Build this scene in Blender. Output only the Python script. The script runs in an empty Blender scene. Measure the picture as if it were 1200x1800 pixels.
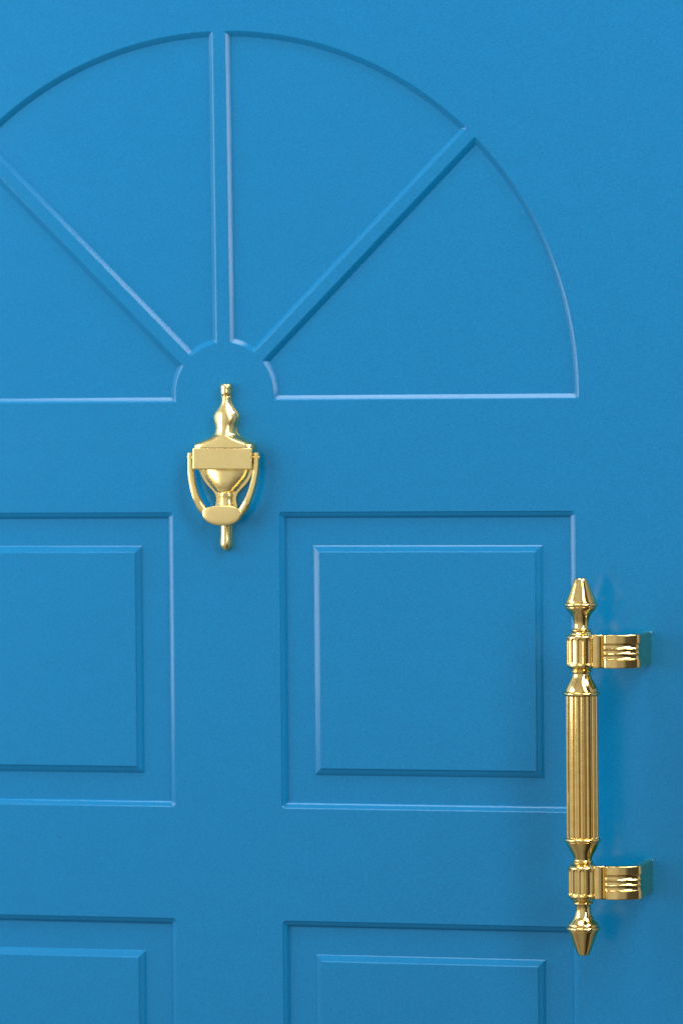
import bpy, bmesh, math, random
from math import sin, cos, pi, radians, sqrt
from mathutils import Vector, Matrix

sc = bpy.context.scene
ZO = 1.45                      # height of the sunburst's centre above the door's foot

# ------------------------------------------------------------------ camera
cam_d = bpy.data.cameras.new('camera')
cam = bpy.data.objects.new('camera', cam_d)
sc.collection.objects.link(cam)
YAW, PITCH, ROLL = 0.261108, -0.018493, -0.008468
f = Vector((-sin(YAW)*cos(PITCH), cos(YAW)*cos(PITCH), sin(PITCH)))
r0 = Vector((cos(YAW), sin(YAW), 0)); u0 = r0.cross(f)
r = cos(ROLL)*r0 + sin(ROLL)*u0; u = -sin(ROLL)*r0 + cos(ROLL)*u0
CP = Vector((1.053724, -3.557154, -0.032129 + ZO))
cam.matrix_world = Matrix(((r.x, u.x, -f.x, CP.x), (r.y, u.y, -f.y, CP.y), (r.z, u.z, -f.z, CP.z), (0, 0, 0, 1)))
cam_d.sensor_fit = 'HORIZONTAL'; cam_d.sensor_width = 36
cam_d.lens = 36*7565.23/1200
cam_d.clip_start = .05; cam_d.clip_end = 100
cam_d.dof.use_dof = True
cam_d.dof.focus_distance = 3.60
cam_d.dof.aperture_fstop = 8.0
sc.camera = cam

# ------------------------------------------------------------------ light
w = bpy.data.worlds.new('World'); sc.world = w; w.use_nodes = True
bg = w.node_tree.nodes['Background']
bg.inputs[1].default_value = 1.0
# unseen surround shaped for reflections: pale left and ahead, dark band right, darker ground
def world_env(stops, ground, sky):
    N, L = w.node_tree.nodes, w.node_tree.links
    tc = N.new('ShaderNodeTexCoord'); sp = N.new('ShaderNodeSeparateXYZ'); L.new(tc.outputs['Generated'], sp.inputs[0])
    ny = N.new('ShaderNodeMath'); ny.operation = 'MULTIPLY'; ny.inputs[1].default_value = -1; L.new(sp.outputs['Y'], ny.inputs[0])
    at = N.new('ShaderNodeMath'); at.operation = 'ARCTAN2'; L.new(sp.outputs['X'], at.inputs[0]); L.new(ny.outputs[0], at.inputs[1])
    mr = N.new('ShaderNodeMapRange'); mr.inputs['From Min'].default_value = -pi; mr.inputs['From Max'].default_value = pi
    L.new(at.outputs[0], mr.inputs[0])
    cr = N.new('ShaderNodeValToRGB'); L.new(mr.outputs[0], cr.inputs[0])
    el = cr.color_ramp.elements
    while len(el) > 1: el.remove(el[-1])
    for i, (deg, v, col) in enumerate(stops):
        e = el[0] if i == 0 else el.new((deg+180)/360)
        e.position = (deg+180)/360; e.color = (v*col[0], v*col[1], v*col[2], 1)
    zr = N.new('ShaderNodeValToRGB')
    m2 = N.new('ShaderNodeMapRange'); m2.inputs['From Min'].default_value = -1; m2.inputs['From Max'].default_value = 1
    L.new(sp.outputs['Z'], m2.inputs[0]); L.new(m2.outputs[0], zr.inputs[0])
    e = zr.color_ramp.elements; e[0].position = .28; e[0].color = (ground, ground*.96, ground*.9, 1)
    e[1].position = .46; e[1].color = (1, 1, 1, 1)
    e2 = e.new(.80); e2.color = (1, 1, 1, 1); e3 = e.new(.95); e3.color = (sky, sky, sky, 1)
    mx = N.new('ShaderNodeMix'); mx.data_type = 'RGBA'; mx.blend_type = 'MULTIPLY'; mx.inputs[0].default_value = 1
    L.new(cr.outputs[0], mx.inputs[6]); L.new(zr.outputs[0], mx.inputs[7]); L.new(mx.outputs[2], bg.inputs[0])
WM = (1, .98, .94)
world_env([(-180, .25, WM), (-110, .6, WM), (-84, .85, WM), (-70, .7, WM), (-50, .56, WM), (-30, .74, WM), (8, .74, WM), (20, .48, WM), (36, .44, WM), (44, .10, WM), (76, .07, WM),
           (84, .6, WM), (100, .5, WM), (125, .25, WM)], .46, .6)

def area(name, loc, target, sx, sy, power, col):
    l = bpy.data.lights.new(name, 'AREA'); l.shape = 'RECTANGLE'; l.size = sx; l.size_y = sy
    l.energy = power; l.color = col
    o = bpy.data.objects.new(name, l); sc.collection.objects.link(o)
    o.location = loc
    o.rotation_euler = (Vector(target) - Vector(loc)).to_track_quat('-Z', 'Y').to_euler()
    return o
area('lamp_left', (-1.38, -.82, ZO+.25), (-.1, 0, ZO), 1.3, 1.3, 27, (1, .98, .95))
lr = area('lamp_right', (1.45, -1.30, ZO+.95), (-.05, 0, ZO+.05), .48, 2.3, 29, (1, .98, .96))
ly = Vector((-1.15, .35, 1.72)).normalized(); lz = Vector((1.50, -1.30, .90)); lz = (lz - ly*lz.dot(ly)).normalized(); lx = ly.cross(lz)
lr.rotation_euler = Matrix((lx, ly, lz)).transposed().to_euler()
area('lamp_high_right', (2.5, -.72, ZO+2.9), (-.05, 0, ZO+.05), 1.0, 1.2, 66, (1, .99, .97))
area('lamp_above', (-.50, -1.0, ZO+3.4), (.1, 0, ZO), 1.9, .85, 50, (1, .98, .96))

sc.view_settings.view_transform = 'Standard'; sc.view_settings.look = 'None'
sc.view_settings.exposure = -0.12; sc.view_settings.gamma = 1
sc.view_settings.use_curve_mapping = False

# ------------------------------------------------------------------ materials
def nodes(m):
    m.use_nodes = True
    return m.node_tree.nodes, m.node_tree.links, m.node_tree.nodes['Principled BSDF']

def paint():
    m = bpy.data.materials.new('blue_gloss_paint'); N, L, b = nodes(m)
    b.inputs['Specular IOR Level'].default_value = .0
    b.inputs['Coat Weight'].default_value = 1.0; b.inputs['Coat IOR'].default_value = 1.40
    tc = N.new('ShaderNodeTexCoord')
    n1 = N.new('ShaderNodeTexNoise'); n1.inputs['Scale'].default_value = 70; n1.inputs['Detail'].default_value = 3
    n2 = N.new('ShaderNodeTexNoise'); n2.inputs['Scale'].default_value = 1500; n2.inputs['Detail'].default_value = 2
    mp = N.new('ShaderNodeMapping'); mp.inputs['Scale'].default_value = (.45, 1, 1); mp.inputs['Location'].default_value = (.0137, .2613, .0071); mp.inputs['Rotation'].default_value = (.52, .31, .23)     # brushed out sideways
    L.new(tc.outputs['Object'], mp.inputs[0])
    L.new(mp.outputs[0], n1.inputs['Vector']); L.new(mp.outputs[0], n2.inputs['Vector'])
    n4 = N.new('ShaderNodeTexNoise'); n4.inputs['Scale'].default_value = 6; n4.inputs['Detail'].default_value = 6; n4.inputs['Roughness'].default_value = .65
    L.new(mp.outputs[0], n4.inputs['Vector'])
    rr = N.new('ShaderNodeMapRange'); rr.inputs['From Min'].default_value = .3; rr.inputs['From Max'].default_value = .7
    rr.inputs['To Min'].default_value = .12; rr.inputs['To Max'].default_value = .24
    L.new(n4.outputs['Fac'], rr.inputs[0]); L.new(rr.outputs[0], b.inputs['Coat Roughness'])
    mx = N.new('ShaderNodeMix'); mx.data_type = 'FLOAT'; mx.inputs[0].default_value = .92
    L.new(n1.outputs['Fac'], mx.inputs[2]); L.new(n2.outputs['Fac'], mx.inputs[3])
    cr = N.new('ShaderNodeValToRGB')
    cr.color_ramp.elements[0].position = .3; cr.color_ramp.elements[0].color = (.0004, .150, .355, 1)
    cr.color_ramp.elements[1].position = .7; cr.color_ramp.elements[1].color = (.003, .215, .490, 1)
    L.new(mx.outputs[0], cr.inputs[0]); L.new(cr.outputs[0], b.inputs['Base Color'])
    bp = N.new('ShaderNodeBump'); bp.inputs['Strength'].default_value = .06; bp.inputs['Distance'].default_value = .0005
    L.new(n2.outputs['Fac'], bp.inputs['Height'])
    n3 = N.new('ShaderNodeTexNoise'); n3.inputs['Scale'].default_value = 9; n3.inputs['Detail'].default_value = 2
    L.new(mp.outputs[0], n3.inputs['Vector'])
    bp2 = N.new('ShaderNodeBump'); bp2.inputs['Strength'].default_value = .12; bp2.inputs['Distance'].default_value = .0012
    L.new(n3.outputs['Fac'], bp2.inputs['Height']); L.new(bp.outputs[0], bp2.inputs['Normal'])
    L.new(bp2.outputs[0], b.inputs['Normal']); L.new(bp2.outputs[0], b.inputs['Coat Normal'])
    return m

def brass(name, c0, c1, rough, bump):
    m = bpy.data.materials.new(name); N, L, b = nodes(m)
    b.inputs['Metallic'].default_value = 1
    tc = N.new('ShaderNodeTexCoord')
    n1 = N.new('ShaderNodeTexNoise'); n1.inputs['Scale'].default_value = 160; n1.inputs['Detail'].default_value = 4
    L.new(tc.outputs['Object'], n1.inputs['Vector'])
    cr = N.new('ShaderNodeValToRGB')
    cr.color_ramp.elements[0].position = .32; cr.color_ramp.elements[0].color = c0 + (1,)
    cr.color_ramp.elements[1].position = .6; cr.color_ramp.elements[1].color = c1 + (1,)
    L.new(n1.outputs['Fac'], cr.inputs[0]); L.new(cr.outputs[0], b.inputs['Base Color'])
    mr = N.new('ShaderNodeMapRange'); mr.inputs['To Min'].default_value = rough*.75; mr.inputs['To Max'].default_value = rough*1.3
    n2 = N.new('ShaderNodeTexNoise'); n2.inputs['Scale'].default_value = 420; n2.inputs['Detail'].default_value = 3
    L.new(tc.outputs['Object'], n2.inputs['Vector'])
    L.new(n2.outputs['Fac'], mr.inputs[0]); L.new(mr.outputs[0], b.inputs['Roughness'])
    bp = N.new('ShaderNodeBump'); bp.inputs['Strength'].default_value = bump; bp.inputs['Distance'].default_value = .0004
    L.new(n2.outputs['Fac'], bp.inputs['Height']); L.new(bp.outputs[0], b.inputs['Normal'])
    return m

PAINT = paint()
CAST = brass('satin_cast_brass', (.89, .71, .31), (.93, .75, .34), .25, .05)
POL = brass('polished_brass', (.77, .55, .20), (.84, .63, .26), .10, .03)

# ------------------------------------------------------------------ helpers
def empty(name, loc):
    o = bpy.data.objects.new(name, None); o.location = loc; o.empty_display_size = .05
    sc.collection.objects.link(o); return o

def obj(name, bm, mat, parent, smooth=True, angle=38, weighted=True, fix=True):
    if fix: bmesh.ops.recalc_face_normals(bm, faces=bm.faces)
    me = bpy.data.meshes.new(name); bm.to_mesh(me); bm.free()
    me.materials.append(mat)
    if smooth:
        me.polygons.foreach_set('use_smooth', [True]*len(me.polygons))
        me.set_sharp_from_angle(angle=radians(angle))
    o = bpy.data.objects.new(name, me); sc.collection.objects.link(o); o.parent = parent
    if smooth and weighted:
        md = o.modifiers.new('weighted', 'WEIGHTED_NORMAL'); md.keep_sharp = True; md.weight = 80
    return o

def bezier(a, c, b, n):
    return [(a*(1-t)**2 + c*2*t*(1-t) + b*t*t) for t in [(i+1)/(n+1) for i in range(n)]]

def closed_loop(edges, rho, ns):
    """edges: functions t->2D Vector, joined end to end; corners rounded by rho."""
    out = []; m = len(edges)
    L = []
    for e in edges:
        L.append(sum((e((i+1)/16)-e(i/16)).length for i in range(16)))
    for k in range(m):
        a = rho/L[k]; n = ns[k]
        for i in range(n):
            out.append(edges[k](a + (1-2*a)*i/(n-1)))
        nx = edges[(k+1) % m]
        out += bezier(edges[k](1-a), edges[k](1.0), nx(rho/L[(k+1) % m]), 7)
    return out

def stack(loops, name, parent, to3):
    """loops: list of (2D points, depth y). Bridges them and caps the last one."""
    bm = bmesh.new(); rings = []
    for pts, y in loops:
        rings.append([bm.verts.new(to3(p, y)) for p in pts])
    for a, b in zip(rings, rings[1:]):
        n = len(a)
        for i in range(n):
            j = (i+1) % n
            bm.faces.new((a[i], a[j], b[j], b[i]))
    pts, y = loops[-1]
    cap = [bm.verts.new(to3(p, y)) for p in pts]      # own vertices: the field stays optically flat
    bm.faces.new(cap)
    bm.normal_update()
    for fc in bm.faces:
        if fc.normal.y > 0: fc.normal_flip()
    return obj(name, bm, PAINT, parent, angle=50, fix=False)

# ------------------------------------------------------------------ the door
door = empty('front_door', (0, 0, 0))
door['label'] = 'bright blue painted door with sunburst moulding, square raised panels, brass knocker and brass pull handle'
door['category'] = 'door'; door['kind'] = 'thing'

def to3_door(p, y): return (p.x, y, p.y + ZO)
FCX, FROT = -.003572, -.003324
def to3_fan(p, y):
    x = p.x*cos(FROT) - p.y*sin(FROT) + FCX
    z = p.x*sin(FROT) + p.y*cos(FROT)
    return (x, y, z + ZO)

holes = []

# --- sunburst segments
W = .0048; RO = .310 + W; RH = .0435; HC = Vector((.003, .0021)); FD = .0035
class Ln:
    def __init__(s, a, b, side):
        s.a = Vector(a); s.d = (Vector(b)-Vector(a)).normalized(); s.n = Vector((-s.d.y, s.d.x))*side
    def hit(s, c, R, off):              # farthest crossing with circle
        o = s.a + s.n*off - c; bq = o.dot(s.d); cq = o.dot(o) - R*R
        t = -bq + sqrt(bq*bq - cq); return s.a + s.n*off + s.d*t
def fan_seg(l1, l2):
    # l1, l2: foot lines pointing outward from the hub; off(d) = d - W
    loops = []
    prof = [0, .03, .06, .09, .13, .17, .22, .32, .42, .52, .62, .71, .79, .86, .92, .96, 1]
    def ring(d):
        off = d - W
        o1 = l1.hit(Vector((0, 0)), RO-d, off); o2 = l2.hit(Vector((0, 0)), RO-d, off)
        h1 = l1.hit(HC, RH+d, off); h2 = l2.hit(HC, RH+d, off)
        def arc(c, p, q, R):
            a0 = math.atan2(p.y-c.y, p.x-c.x); a1 = math.atan2(q.y-c.y, q.x-c.x)
            if a1 - a0 > pi: a1 -= 2*pi
            if a1 - a0 < -pi: a1 += 2*pi
            return lambda t: Vector((c.x+R*cos(a0+(a1-a0)*t), c.y+R*sin(a0+(a1-a0)*t)))
        es = [lambda t: h1.lerp(o1, t), arc(Vector((0, 0)), o1, o2, RO-d),
              lambda t: o2.lerp(h2, t), arc(HC, h2, h1, RH+d)]
        return closed_loop(es, max(.0024-d*.5, .00025), [24, 72, 24, 30])
    for t in prof:
        loops.append((ring(W*t*.985), FD*(.86*(sqrt(t*t+.014)-.1183)/.8887 + .05*t**3)))
    loops.append((ring(W), FD))
    s = stack(loops, 'sunburst_panel', door, to3_fan)
    holes.append([to3_fan(p, 0) for p in loops[0][0]])
    return s
q2 = sqrt(.5)
def diag(sx, off):   # foot line of a diagonal spoke, off = signed distance from the centre line
    n = Vector((q2*sx, -q2)); d = Vector((q2*sx, q2))
    return n*off, n*off + d
S = .0094
a, b = diag(1, S);  l_lo = Ln(a, b, -1)
a, b = diag(1, -S); l_up = Ln(a, b, 1)
base_r = Ln((0, .0004), (1, .0004), 1)
fan_seg(base_r, l_lo)
sv_r = Ln((.0128, 0), (.0100, .300), -1)
fan_seg(l_up, sv_r)
sv_l = Ln((-.0074, 0), (-.0099, .300), 1)
a, b = diag(-1, -S); lm_up = Ln(a, b, -1)
fan_seg(sv_l, lm_up)
a, b = diag(-1, S); lm_lo = Ln(a, b, 1)
base_l = Ln((0, -.0006), (-1, -.0006), -1)
fan_seg(lm_lo, base_l)

# --- square raised panels
def square(x0, x1, z0, z1):
    prof = [(0, 0), (.0002, .00007), (.0004, .00022), (.0006, .00042), (.0008, .00060), (.0010, .00070), (.0022, .00105), (.0034, .00155), (.0043, .00210),
            (.0049, .00265), (.0052, .00300), (.0053, .0034), (.0290, .0034), (.0292, .00325), (.0297, .0029), (.0304, .0025), (.0315, .0020),
            (.0330, .0015), (.0343, .0012), (.0346, .00088), (.0348, .00066), (.0350, .00048), (.0354, .00040)]
    loops = []
    for d, y in prof:
        c = [Vector((x0+d, z0+d)), Vector((x1-d, z0+d)), Vector((x1-d, z1-d)), Vector((x0+d, z1-d))]
        es = [(lambda t, i=i: c[i].lerp(c[(i+1) % 4], t)) for i in range(4)]
        pts = closed_loop(es, max(.0040-d*.8, .0002), [12]*4)
        loops.append((pts, y*1.22))
    stack(loops, 'raised_panel', door, to3_door)
    holes.append([to3_door(p, 0) for p in loops[0][0]])
XA, XB = .047561, .306982
for s in (1, -1):
    xs = sorted((s*XA, s*XB))
    square(xs[0], xs[1], -.35560, -.09984)
    square(xs[0], xs[1], -1.25, -.45193)

# --- door leaf
bm = bmesh.new()
X0, X1, Z0, Z1, TH = -.435, .435, 0.0, ZO+.53, .044
o = [bm.verts.new(v) for v in ((X0, 0, Z0), (X1, 0, Z0), (X1, 0, Z1), (X0, 0, Z1))]
edges = [bm.edges.new((o[i], o[(i+1) % 4])) for i in range(4)]
for h in holes:
    vs = [bm.verts.new(v) for v in h]
    edges += [bm.edges.new((vs[i], vs[(i+1) % len(vs)])) for i in range(len(vs))]
bmesh.ops.triangle_fill(bm, edges=edges, use_beauty=True, use_dissolve=False, normal=(0, -1, 0))
bk = [bm.verts.new((v.co.x, TH, v.co.z)) for v in o]
bm.faces.new(bk)
for i in range(4):
    j = (i+1) % 4
    bm.faces.new((o[i], o[j], bk[j], bk[i]))
bm.normal_update()
for fc in bm.faces:
    n = fc.normal; c = fc.calc_center_median()
    if abs(n.y) > .9:
        if (n.y > 0) != (c.y > .01): fc.normal_flip()
    elif n.dot(Vector((c.x, 0, c.z - 1))) < 0: fc.normal_flip()
obj('door_leaf', bm, PAINT, door, smooth=False, fix=False)

# ------------------------------------------------------------------ knocker
KP = .0004892                                   # metres per photo pixel at the knocker
KX, KY0, KTILT = .0021, 820.0, .010
def kz(y): return (KY0 - y)*KP - .0611
def catmull(rows, n):
    out = []
    m = len(rows)
    for i in range(m-1):
        p0 = rows[max(i-1, 0)]; p1 = rows[i]; p2 = rows[i+1]; p3 = rows[min(i+2, m-1)]
        for k in range(n):
            t = k/n
            v = []
            for a0, a1, a2, a3, y0, y1, y2, y3 in [(p0[c], p1[c], p2[c], p3[c], p0[0], p1[0], p2[0], p3[0]) for c in range(len(p1))]:
                # monotone-ish Hermite
                d1 = (a2-a1); 
                m1 = (a2-a0)/max(abs(y2-y0), 1e-9)*abs(y2-y1); m2 = (a3-a1)/max(abs(y3-y1), 1e-9)*abs(y2-y1)
                v.append((2*t**3-3*t**2+1)*a1 + (t**3-2*t**2+t)*m1 + (-2*t**3+3*t**2)*a2 + (t**3-t**2)*m2)
            out.append(tuple(v))
    out.append(tuple(rows[-1])); return out

def relief(rows, y0, seg=28, sub=4):
    """rows: (ypx, halfwidth px, depth mm, exponent); half-superellipse body standing on plane y0."""
    bm = bmesh.new(); rings = []
    for ypx, wd, dp, n in catmull(rows, sub):
        ring = []
        wd = max(wd, .3)*KP; dp = max(dp, .3)*.001
        for i in range(seg+1):
            a0 = radians(34); a = a0 + (pi-2*a0)*i/seg
            x = -cos(a)/cos(a0); yy = (sin(a)-sin(a0))/(1-sin(a0))*.75 + .25
            if i in (0, seg): yy = 0
            k = 1.0
            if n > 2.5: x = math.copysign(min(abs(x)**(2/n), 1), x); yy = yy**(2/n)
            ring.append(bm.verts.new((x*k*wd, -y0 - yy*k*dp, kz(ypx))))
        rings.append(ring)
    for a, b in zip(rings, rings[1:]):
        for i in range(seg): bm.faces.new((a[i], a[i+1], b[i+1], b[i]))
        bm.faces.new((a[seg], a[0], b[0], b[seg]))
    bm.faces.new(rings[0]); bm.faces.new(rings[-1])
    return bm

def merge(dst, src):
    me = bpy.data.meshes.new('tmp'); src.to_mesh(me); src.free(); dst.from_mesh(me); bpy.data.meshes.remove(me)

knock_root = (KX, 0, ZO)
up = [(672.6, 4.5, 2.0, 2.4), (673.2, 7.2, 4.6, 2.4), (675.5, 9.2, 6.3, 2.5), (682, 10, 6.9, 2.5), (688, 10, 7.1, 2.2), (692, 9.7, 6.8, 2.2), (694, 8.6, 5.9, 2.2),
      (695.3, 7.6, 4.6, 2.2), (697, 8.1, 5.2, 2.3), (704, 8.1, 5.4, 2.3), (710, 10.4, 6.4, 2.3), (717, 15, 8.0, 2.2), (724, 20, 9.6, 2.1), (731, 22.6, 10.6, 2.0),
      (739, 21.6, 10.9, 2.0), (748, 19.0, 11.0, 2.0), (757, 19.6, 11.8, 2.1), (763, 22.5, 12.8, 2.3), (769, 31, 13.7, 2.8), (773, 40, 14.1, 3.4),
      (777.5, 50, 14.4, 4.5), (781, 53.2, 14.55, 6), (785.6, 54, 14.65, 7)]
lowr = [(823, 43.8, 9.0, 2.3), (830, 42, 9.4, 2.3), (838, 38.8, 9.5, 2.3), (846, 33.5, 9.4, 2.2), (853, 28, 9.0, 2.2), (859, 22.5, 8.4, 2.2), (863.7, 18, 7.8, 2.2),
        (864.6, 14.2, 6.8, 2.4), (867, 14.2, 6.8, 2.4), (874, 12.2, 6.2, 2.6), (881, 12.6, 6.2, 2.6), (887, 15, 6.6, 2.5), (893, 18, 7.2, 2.3), (905, 18, 7.4, 2.2), (914, 14.5, 7, 2.2), (921, 11, 6.4, 2.1),
        (928, 9.9, 6.2, 2.1), (940, 10, 6.2, 2.1), (951, 10.7, 6.6, 2.1), (959, 10.3, 6.4, 2.1), (964, 8.2, 5.2, 2), (966.6, 5.2, 3.6, 2), (967.8, 1.5, 1.6, 2)]
body = relief(up, .0015); merge(body, relief(lowr, .0015))
knocker = obj('door_knocker', body, CAST, door, angle=50, weighted=False)
knocker.location = knock_root; knocker.rotation_euler = (0, KTILT, 0)

# back plate: flat outline, a little wider than the urn
def plate(rows, th, sub=4):
    bm = bmesh.new()
    rr = catmull(rows, sub)
    def outline(g, y):
        L_ = [(-(max(wd+g, .3))*KP, yy) for yy, wd in rr]
        Rr = [((max(wd+g, .3))*KP, yy) for yy, wd in reversed(rr)]
        return [bm.verts.new((x, y, kz(yy))) for x, yy in L_+Rr]
    rings = [outline(0, 0), outline(0, -th+.0006), outline(-.6, -th+.0001), outline(-1.2, -th)]
    for a, b in zip(rings, rings[1:]):
        for i in range(len(a)):
            j = (i+1) % len(a); bm.faces.new((a[i], a[j], b[j], b[i]))
    bm.faces.new(rings[-1])
    return bm
pl = [(673.5, 3), (677, 8.5), (684, 10.2), (692, 10.2), (696, 8.8), (704, 8.8), (710, 11.2), (717, 15.8), (724, 20.8), (731, 23.2), (739, 22.2), (748, 19.6), (757, 20.2), (763, 23.2), (769, 31.5), (773, 40),
      (778, 50), (786, 53), (824, 52), (830, 48), (838, 44.5), (846, 39.5), (853, 33.5), (859, 27.5), (864, 23), (868, 20.3), (875, 18.4), (882, 19), (890, 20.5), (905, 19.5), (914, 15.5), (922, 11.5), (940, 10.6), (951, 11.2), (960, 10.6), (966, 6), (967.6, 2)]
o_ = obj('back_plate', plate(pl, .0024), CAST, knocker, angle=40)

def rbox(cx, cy, cz, sx, sy, sz, bev, seg=3):
    bm = bmesh.new(); bmesh.ops.create_cube(bm, size=1)
    for v in bm.verts: v.co = Vector((cx+v.co.x*sx, cy+v.co.y*sy, cz+v.co.z*sz))
    bmesh.ops.bevel(bm, geom=list(bm.edges), offset=bev, segments=seg, profile=.6, affect='EDGES')
    return bm
hb = rbox(.0004, -.0092, (kz(786.4)+kz(824.3))/2, 108.5*KP, .0140, kz(786.4)-kz(824.3), .0013)
obj('hinge_block', hb, CAST, knocker, angle=60)

# swinging striker: two ears and curved arms meeting in a lens-shaped striking face
def sweep(path, sec, seg=14):
    """path: list of Vector(x,y,z); sec: list of (in-plane half width, depth half width)."""
    bm = bmesh.new(); rings = []
    for i, p in enumerate(path):
        t = (path[min(i+1, len(path)-1)] - path[max(i-1, 0)]).normalized()
        side = Vector((t.z, 0, -t.x)).normalized(); back = Vector((0, 1, 0))
        wx, wy = sec[i]; ring = []
        for k in range(seg):
            a = 2*pi*k/seg; c, s = cos(a), sin(a); n = 4.0
            q = (abs(c)**n + abs(s)**n)**(-1/n)
            ring.append(bm.verts.new(p + side*(c*q*wx) + back*(s*q*wy)))
        rings.append(ring)
    for a, b in zip(rings, rings[1:]):
        for i in range(seg): bm.faces.new((a[i], a[(i+1) % seg], b[(i+1) % seg], b[i]))
    bm.faces.new(rings[0]); bm.faces.new(rings[-1])
    return bm
arm = bmesh.new()
apts = [(-60.6, 794.6, 3.2, 9.4), (-60.8, 797, 3.7, 9.8), (-60.6, 806, 3.7, 10.0), (-60.2, 818, 3.9, 10.4), (-59.0, 832, 4.0, 11.2), (-56.5, 846, 4.2, 12.0), (-53.0, 860, 4.4, 12.8), (-48.5, 873, 4.7, 13.4),
        (-43.5, 884, 5.1, 13.0), (-37.5, 894, 5.4, 12.6), (-30, 901, 5.2, 12.0), (-20, 906, 4, 11.5)]
ad = catmull([(y, x, w_, d_) for x, y, w_, d_ in apts], 4)
for s in (-1, 1):
    path = [Vector((-s*x*KP, -d_*.001, kz(y))) for y, x, w_, d_ in ad]
    merge(arm, sweep(path, [(w_*KP*1.28, .0030) for y, x, w_, d_ in ad]))
striker = obj('striker', arm, CAST, knocker, angle=50, weighted=False)
sf = bmesh.new(); rings = []
prof = [(0.90, 7.5), (.97, 9), (1.0, 11), (1.0, 13), (.99, 15.2), (.97, 15.9), (.94, 16.3), (.89, 16.5), (.7, 16.7), (.5, 16.8), (.28, 16.88), (.1, 16.9)]
for g, d in prof:
    ring = []
    for i in range(56):
        a = 2*pi*i/56; c, s = cos(a), sin(a)
        x = 36.6*g*(abs(c)**.92)*(1 if c >= 0 else -1)
        z = (13.8 if s >= 0 else -22)*g*(abs(s)**(.72 if s >= 0 else .95))
        ring.append(sf.verts.new((x*KP, -d*.001, kz(901 - z))))
    rings.append(ring)
for a, b in zip(rings, rings[1:]):
    for i in range(56): sf.faces.new((a[i], a[(i+1) % 56], b[(i+1) % 56], b[i]))
sf.faces.new(rings[0]); sf.faces.new(rings[-1])
obj('striking_face', sf, CAST, knocker, angle=50, weighted=False)
# pivot pin through the hinge block
pin = bmesh.new()
bmesh.ops.create_cone(pin, cap_ends=True, segments=20, radius1=.0019, radius2=.0019, depth=132*KP,
                      matrix=Matrix.Translation((0, -.0098, kz(803))) @ Matrix.Rotation(pi/2, 4, 'Y'))
obj('pivot_pin', pin, CAST, knocker, angle=40)

# ------------------------------------------------------------------ pull handle
HP = .0004733; ZR = .0782e-3; HX, HYB, HZM = .32295, -.055, -.3118
def hz(zy): return (1348 - (1000 + zy/6))*HP       # from upper-end zoom rows to height above the middle
def lathe(rows, seg=96, flute=None, sgn=1, hx=0, hy=0):
    bm = bmesh.new(); rings = []
    for z, rr in rows:
        rings.append([bm.verts.new((hx+cos(2*pi*i/seg)*(rr if flute is None else flute(rr, 2*pi*i/seg, z)),
                                    hy+sin(2*pi*i/seg)*(rr if flute is None else flute(rr, 2*pi*i/seg, z)), sgn*z)) for i in range(seg)])
    for a, b in zip(rings, rings[1:]):
        for i in range(seg): bm.faces.new((a[i], a[(i+1) % seg], b[(i+1) % seg], b[i]))
    bm.faces.new(rings[0]); bm.faces.new(rings[-1])
    return bm

# fluted grip = the handle's main mesh
gz = hz(1342)
def grip_flute(rr, a, z):
    q = abs(((a + .08)*16/(2*pi)) % 1.0 - .5)
    return rr if q > .37 else rr - .0016*sqrt(1-(q/.37)**2)
rows = [(-gz + 2*gz*i/10, 168*ZR) for i in range(11)]
handle = obj('pull_handle', lathe(rows, seg=768, flute=grip_flute), POL, door, angle=75, weighted=False)
handle.location = (HX, HYB, HZM + ZO)

fin = [(95, 20), (95.5, 48), (98, 56), (104, 63), (112, 68), (160, 87), (220, 111), (280, 135), (335, 157), (345, 161), (350, 162), (353, 158), (357, 158), (360, 168), (366, 176), (374, 181), (382, 181), (390, 178),
       (398, 171), (402, 163), (404, 160), (409, 160), (412, 164), (420, 162), (432, 153), (448, 139), (466, 122), (486, 107), (508, 95), (532, 87), (560, 81), (590, 79), (615, 81), (630, 87), (636, 93),
       (638, 101), (642, 106), (648, 107), (653, 105), (656, 99), (660, 103), (664, 111), (674, 120), (684, 128), (690, 128)]
neck = [(1050, 128), (1056, 122), (1062, 113), (1067, 106), (1070, 102), (1073, 107), (1078, 111), (1085, 111), (1090, 107), (1094, 100), (1100, 96), (1110, 95), (1124, 98), (1145, 106), (1170, 119), (1195, 134), (1220, 148),
        (1245, 160), (1268, 169), (1284, 175), (1290, 176), (1293, 174), (1296, 182), (1301, 191), (1308, 197), (1316, 199), (1325, 197), (1333, 190), (1338, 180), (1341, 166), (1344, 150)]
BT, BB = hz(686), hz(1054)
bmid, bhalf = (BT+BB)/2, (BT-BB)/2
def barrel_flute(rr, a, z):
    n = 12; ph = ((a + .12) % (2*pi/n)) - pi/n        # angle from the flute's axis
    x = ph*rr; hl = bhalf - .0040
    dz = max(abs(z-bmid) - (hl - .0017), 0)
    d = sqrt(x*x + dz*dz)
    t = min(max((.0024 - d)/.0009, 0), 1); t = t*t*(3-2*t)
    return rr - .0015*t
def barrel_rows():
    rows = []
    N_ = 90
    for i in range(N_+1):
        z = BT - 2*bhalf*i/N_
        e = bhalf - abs(z-bmid)
        rr = .0121 if e > .0026 else .0121 - .0022*(1 - e/.0026)**1.5
        rows.append((z, rr))
    return rows
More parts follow.
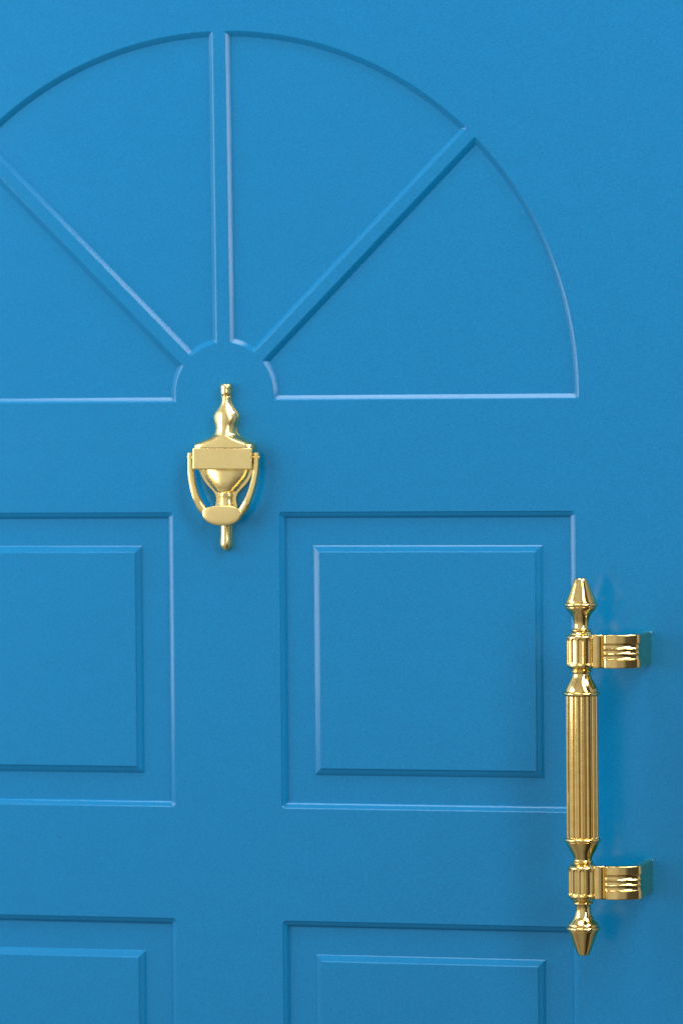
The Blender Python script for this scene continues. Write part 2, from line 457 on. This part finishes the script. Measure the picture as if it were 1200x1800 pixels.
# strap plan, relative to the bar's axis (x to the right, y towards the door is +)
def smooth_path(pts, n):
    out = []
    m = len(pts)
    for i in range(m-1):
        p0, p1, p2, p3 = [Vector(pts[max(0, min(m-1, k))]) for k in (i-1, i, i+1, i+2)]
        for k in range(n):
            t = k/n
            out.append(.5*((2*p1) + (p2-p0)*t + (2*p0-5*p1+4*p2-p3)*t*t + (3*p1-p0-3*p2+p3)*t**3))
    out.append(Vector(pts[-1])); return out
outer = smooth_path([(8, -4.5), (11, -4.6), (14, -4.4), (16.5, -3.4), (18.4, -2.2)], 4)[:-1] + \
        smooth_path([(18.4, -2.2), (19.0, -3.2), (19.8, -4.6), (21.5, -5.9), (26, -6.6), (31, -5.9), (36, -4.2), (41, -1.6), (45, 1.2), (47.0, 3.0), (48.1, 4.6), (48.4, 7), (48.4, 20), (48.4, 34), (48.4, 46), (48.4, 51), (48.4, 54), (48.4, 55)], 6)
inner = smooth_path([(41.4, 55), (41.4, 54.5), (41.4, 51), (41.4, 46), (41.4, 20), (41.2, 10), (38.5, 6), (32, 3.4), (24, 3.0), (16, 3.6), (8, 4.0)], 5)
HH = .01395
def strap(zc):
    bm = bmesh.new(); rings = []
    zs = []
    NZ = 72
    zr = [-HH, -HH+.00008, -HH+.0003, -HH+.0007] + [-HH+.0009 + (2*HH-.0018)*i/NZ for i in range(NZ+1)] + [HH-.0007, HH-.0003, HH-.00008, HH]
    M = len(outer); ring_pts = outer + inner; T = len(ring_pts)
    # normals of the closed plan
    nrm = []
    for i in range(T):
        t = ring_pts[(i+1) % T] - ring_pts[i-1]
        nrm.append(Vector((t.y, -t.x)).normalized())
    for z in zr:
        e = min(HH-abs(z), .0009)/.0009
        shrink = .0008*(1 - sqrt(max(0, 1-(1-e)**2)))
        ring = []
        for i, p in enumerate(ring_pts):
            x, y = p.x*.001, p.y*.001
            dsp = shrink
            if i < M:
                g = 0
                if abs(z) < .0069:
                    ph = ((z + .0069) / .0046) % 1.0
                    cz = (ph-.5)*.0046
                    along = x - .0202
                    wx = max(.0017 - along, 0)
                    dd = sqrt(cz*cz + wx*wx)
                    t = min(max(1 - dd/.00225, 0), 1)
                    g = sqrt(1-(1-t)**2) if t > 0 else 0
                dsp += .0012*g*min(max(1-(y-.004)/.006, 0), 1)
                if abs(x-.0184) < .0008: pass
            ring.append(bm.verts.new((x - nrm[i].x*dsp, y - nrm[i].y*dsp if y < .0549 else y, zc+z)))
        rings.append(ring)
    for a, b in zip(rings, rings[1:]):
        for i in range(T): bm.faces.new((a[i], a[(i+1) % T], b[(i+1) % T], b[i]))
    bm.faces.new(rings[0]); bm.faces.new(rings[-1])
    return bm

for sgn in (1, -1):
    obj('finial', lathe([(hz(y), rr*ZR) for y, rr in fin], sgn=sgn), POL, handle, angle=32, weighted=False)
    obj('neck_ring', lathe([(hz(y), rr*ZR) for y, rr in neck], sgn=sgn), POL, handle, angle=32, weighted=False)
    obj('fluted_collar', lathe(barrel_rows(), seg=288, flute=barrel_flute, sgn=sgn), POL, handle, angle=60, weighted=False)
    obj('bracket', strap(sgn*bmid), POL, handle, angle=42, weighted=False)
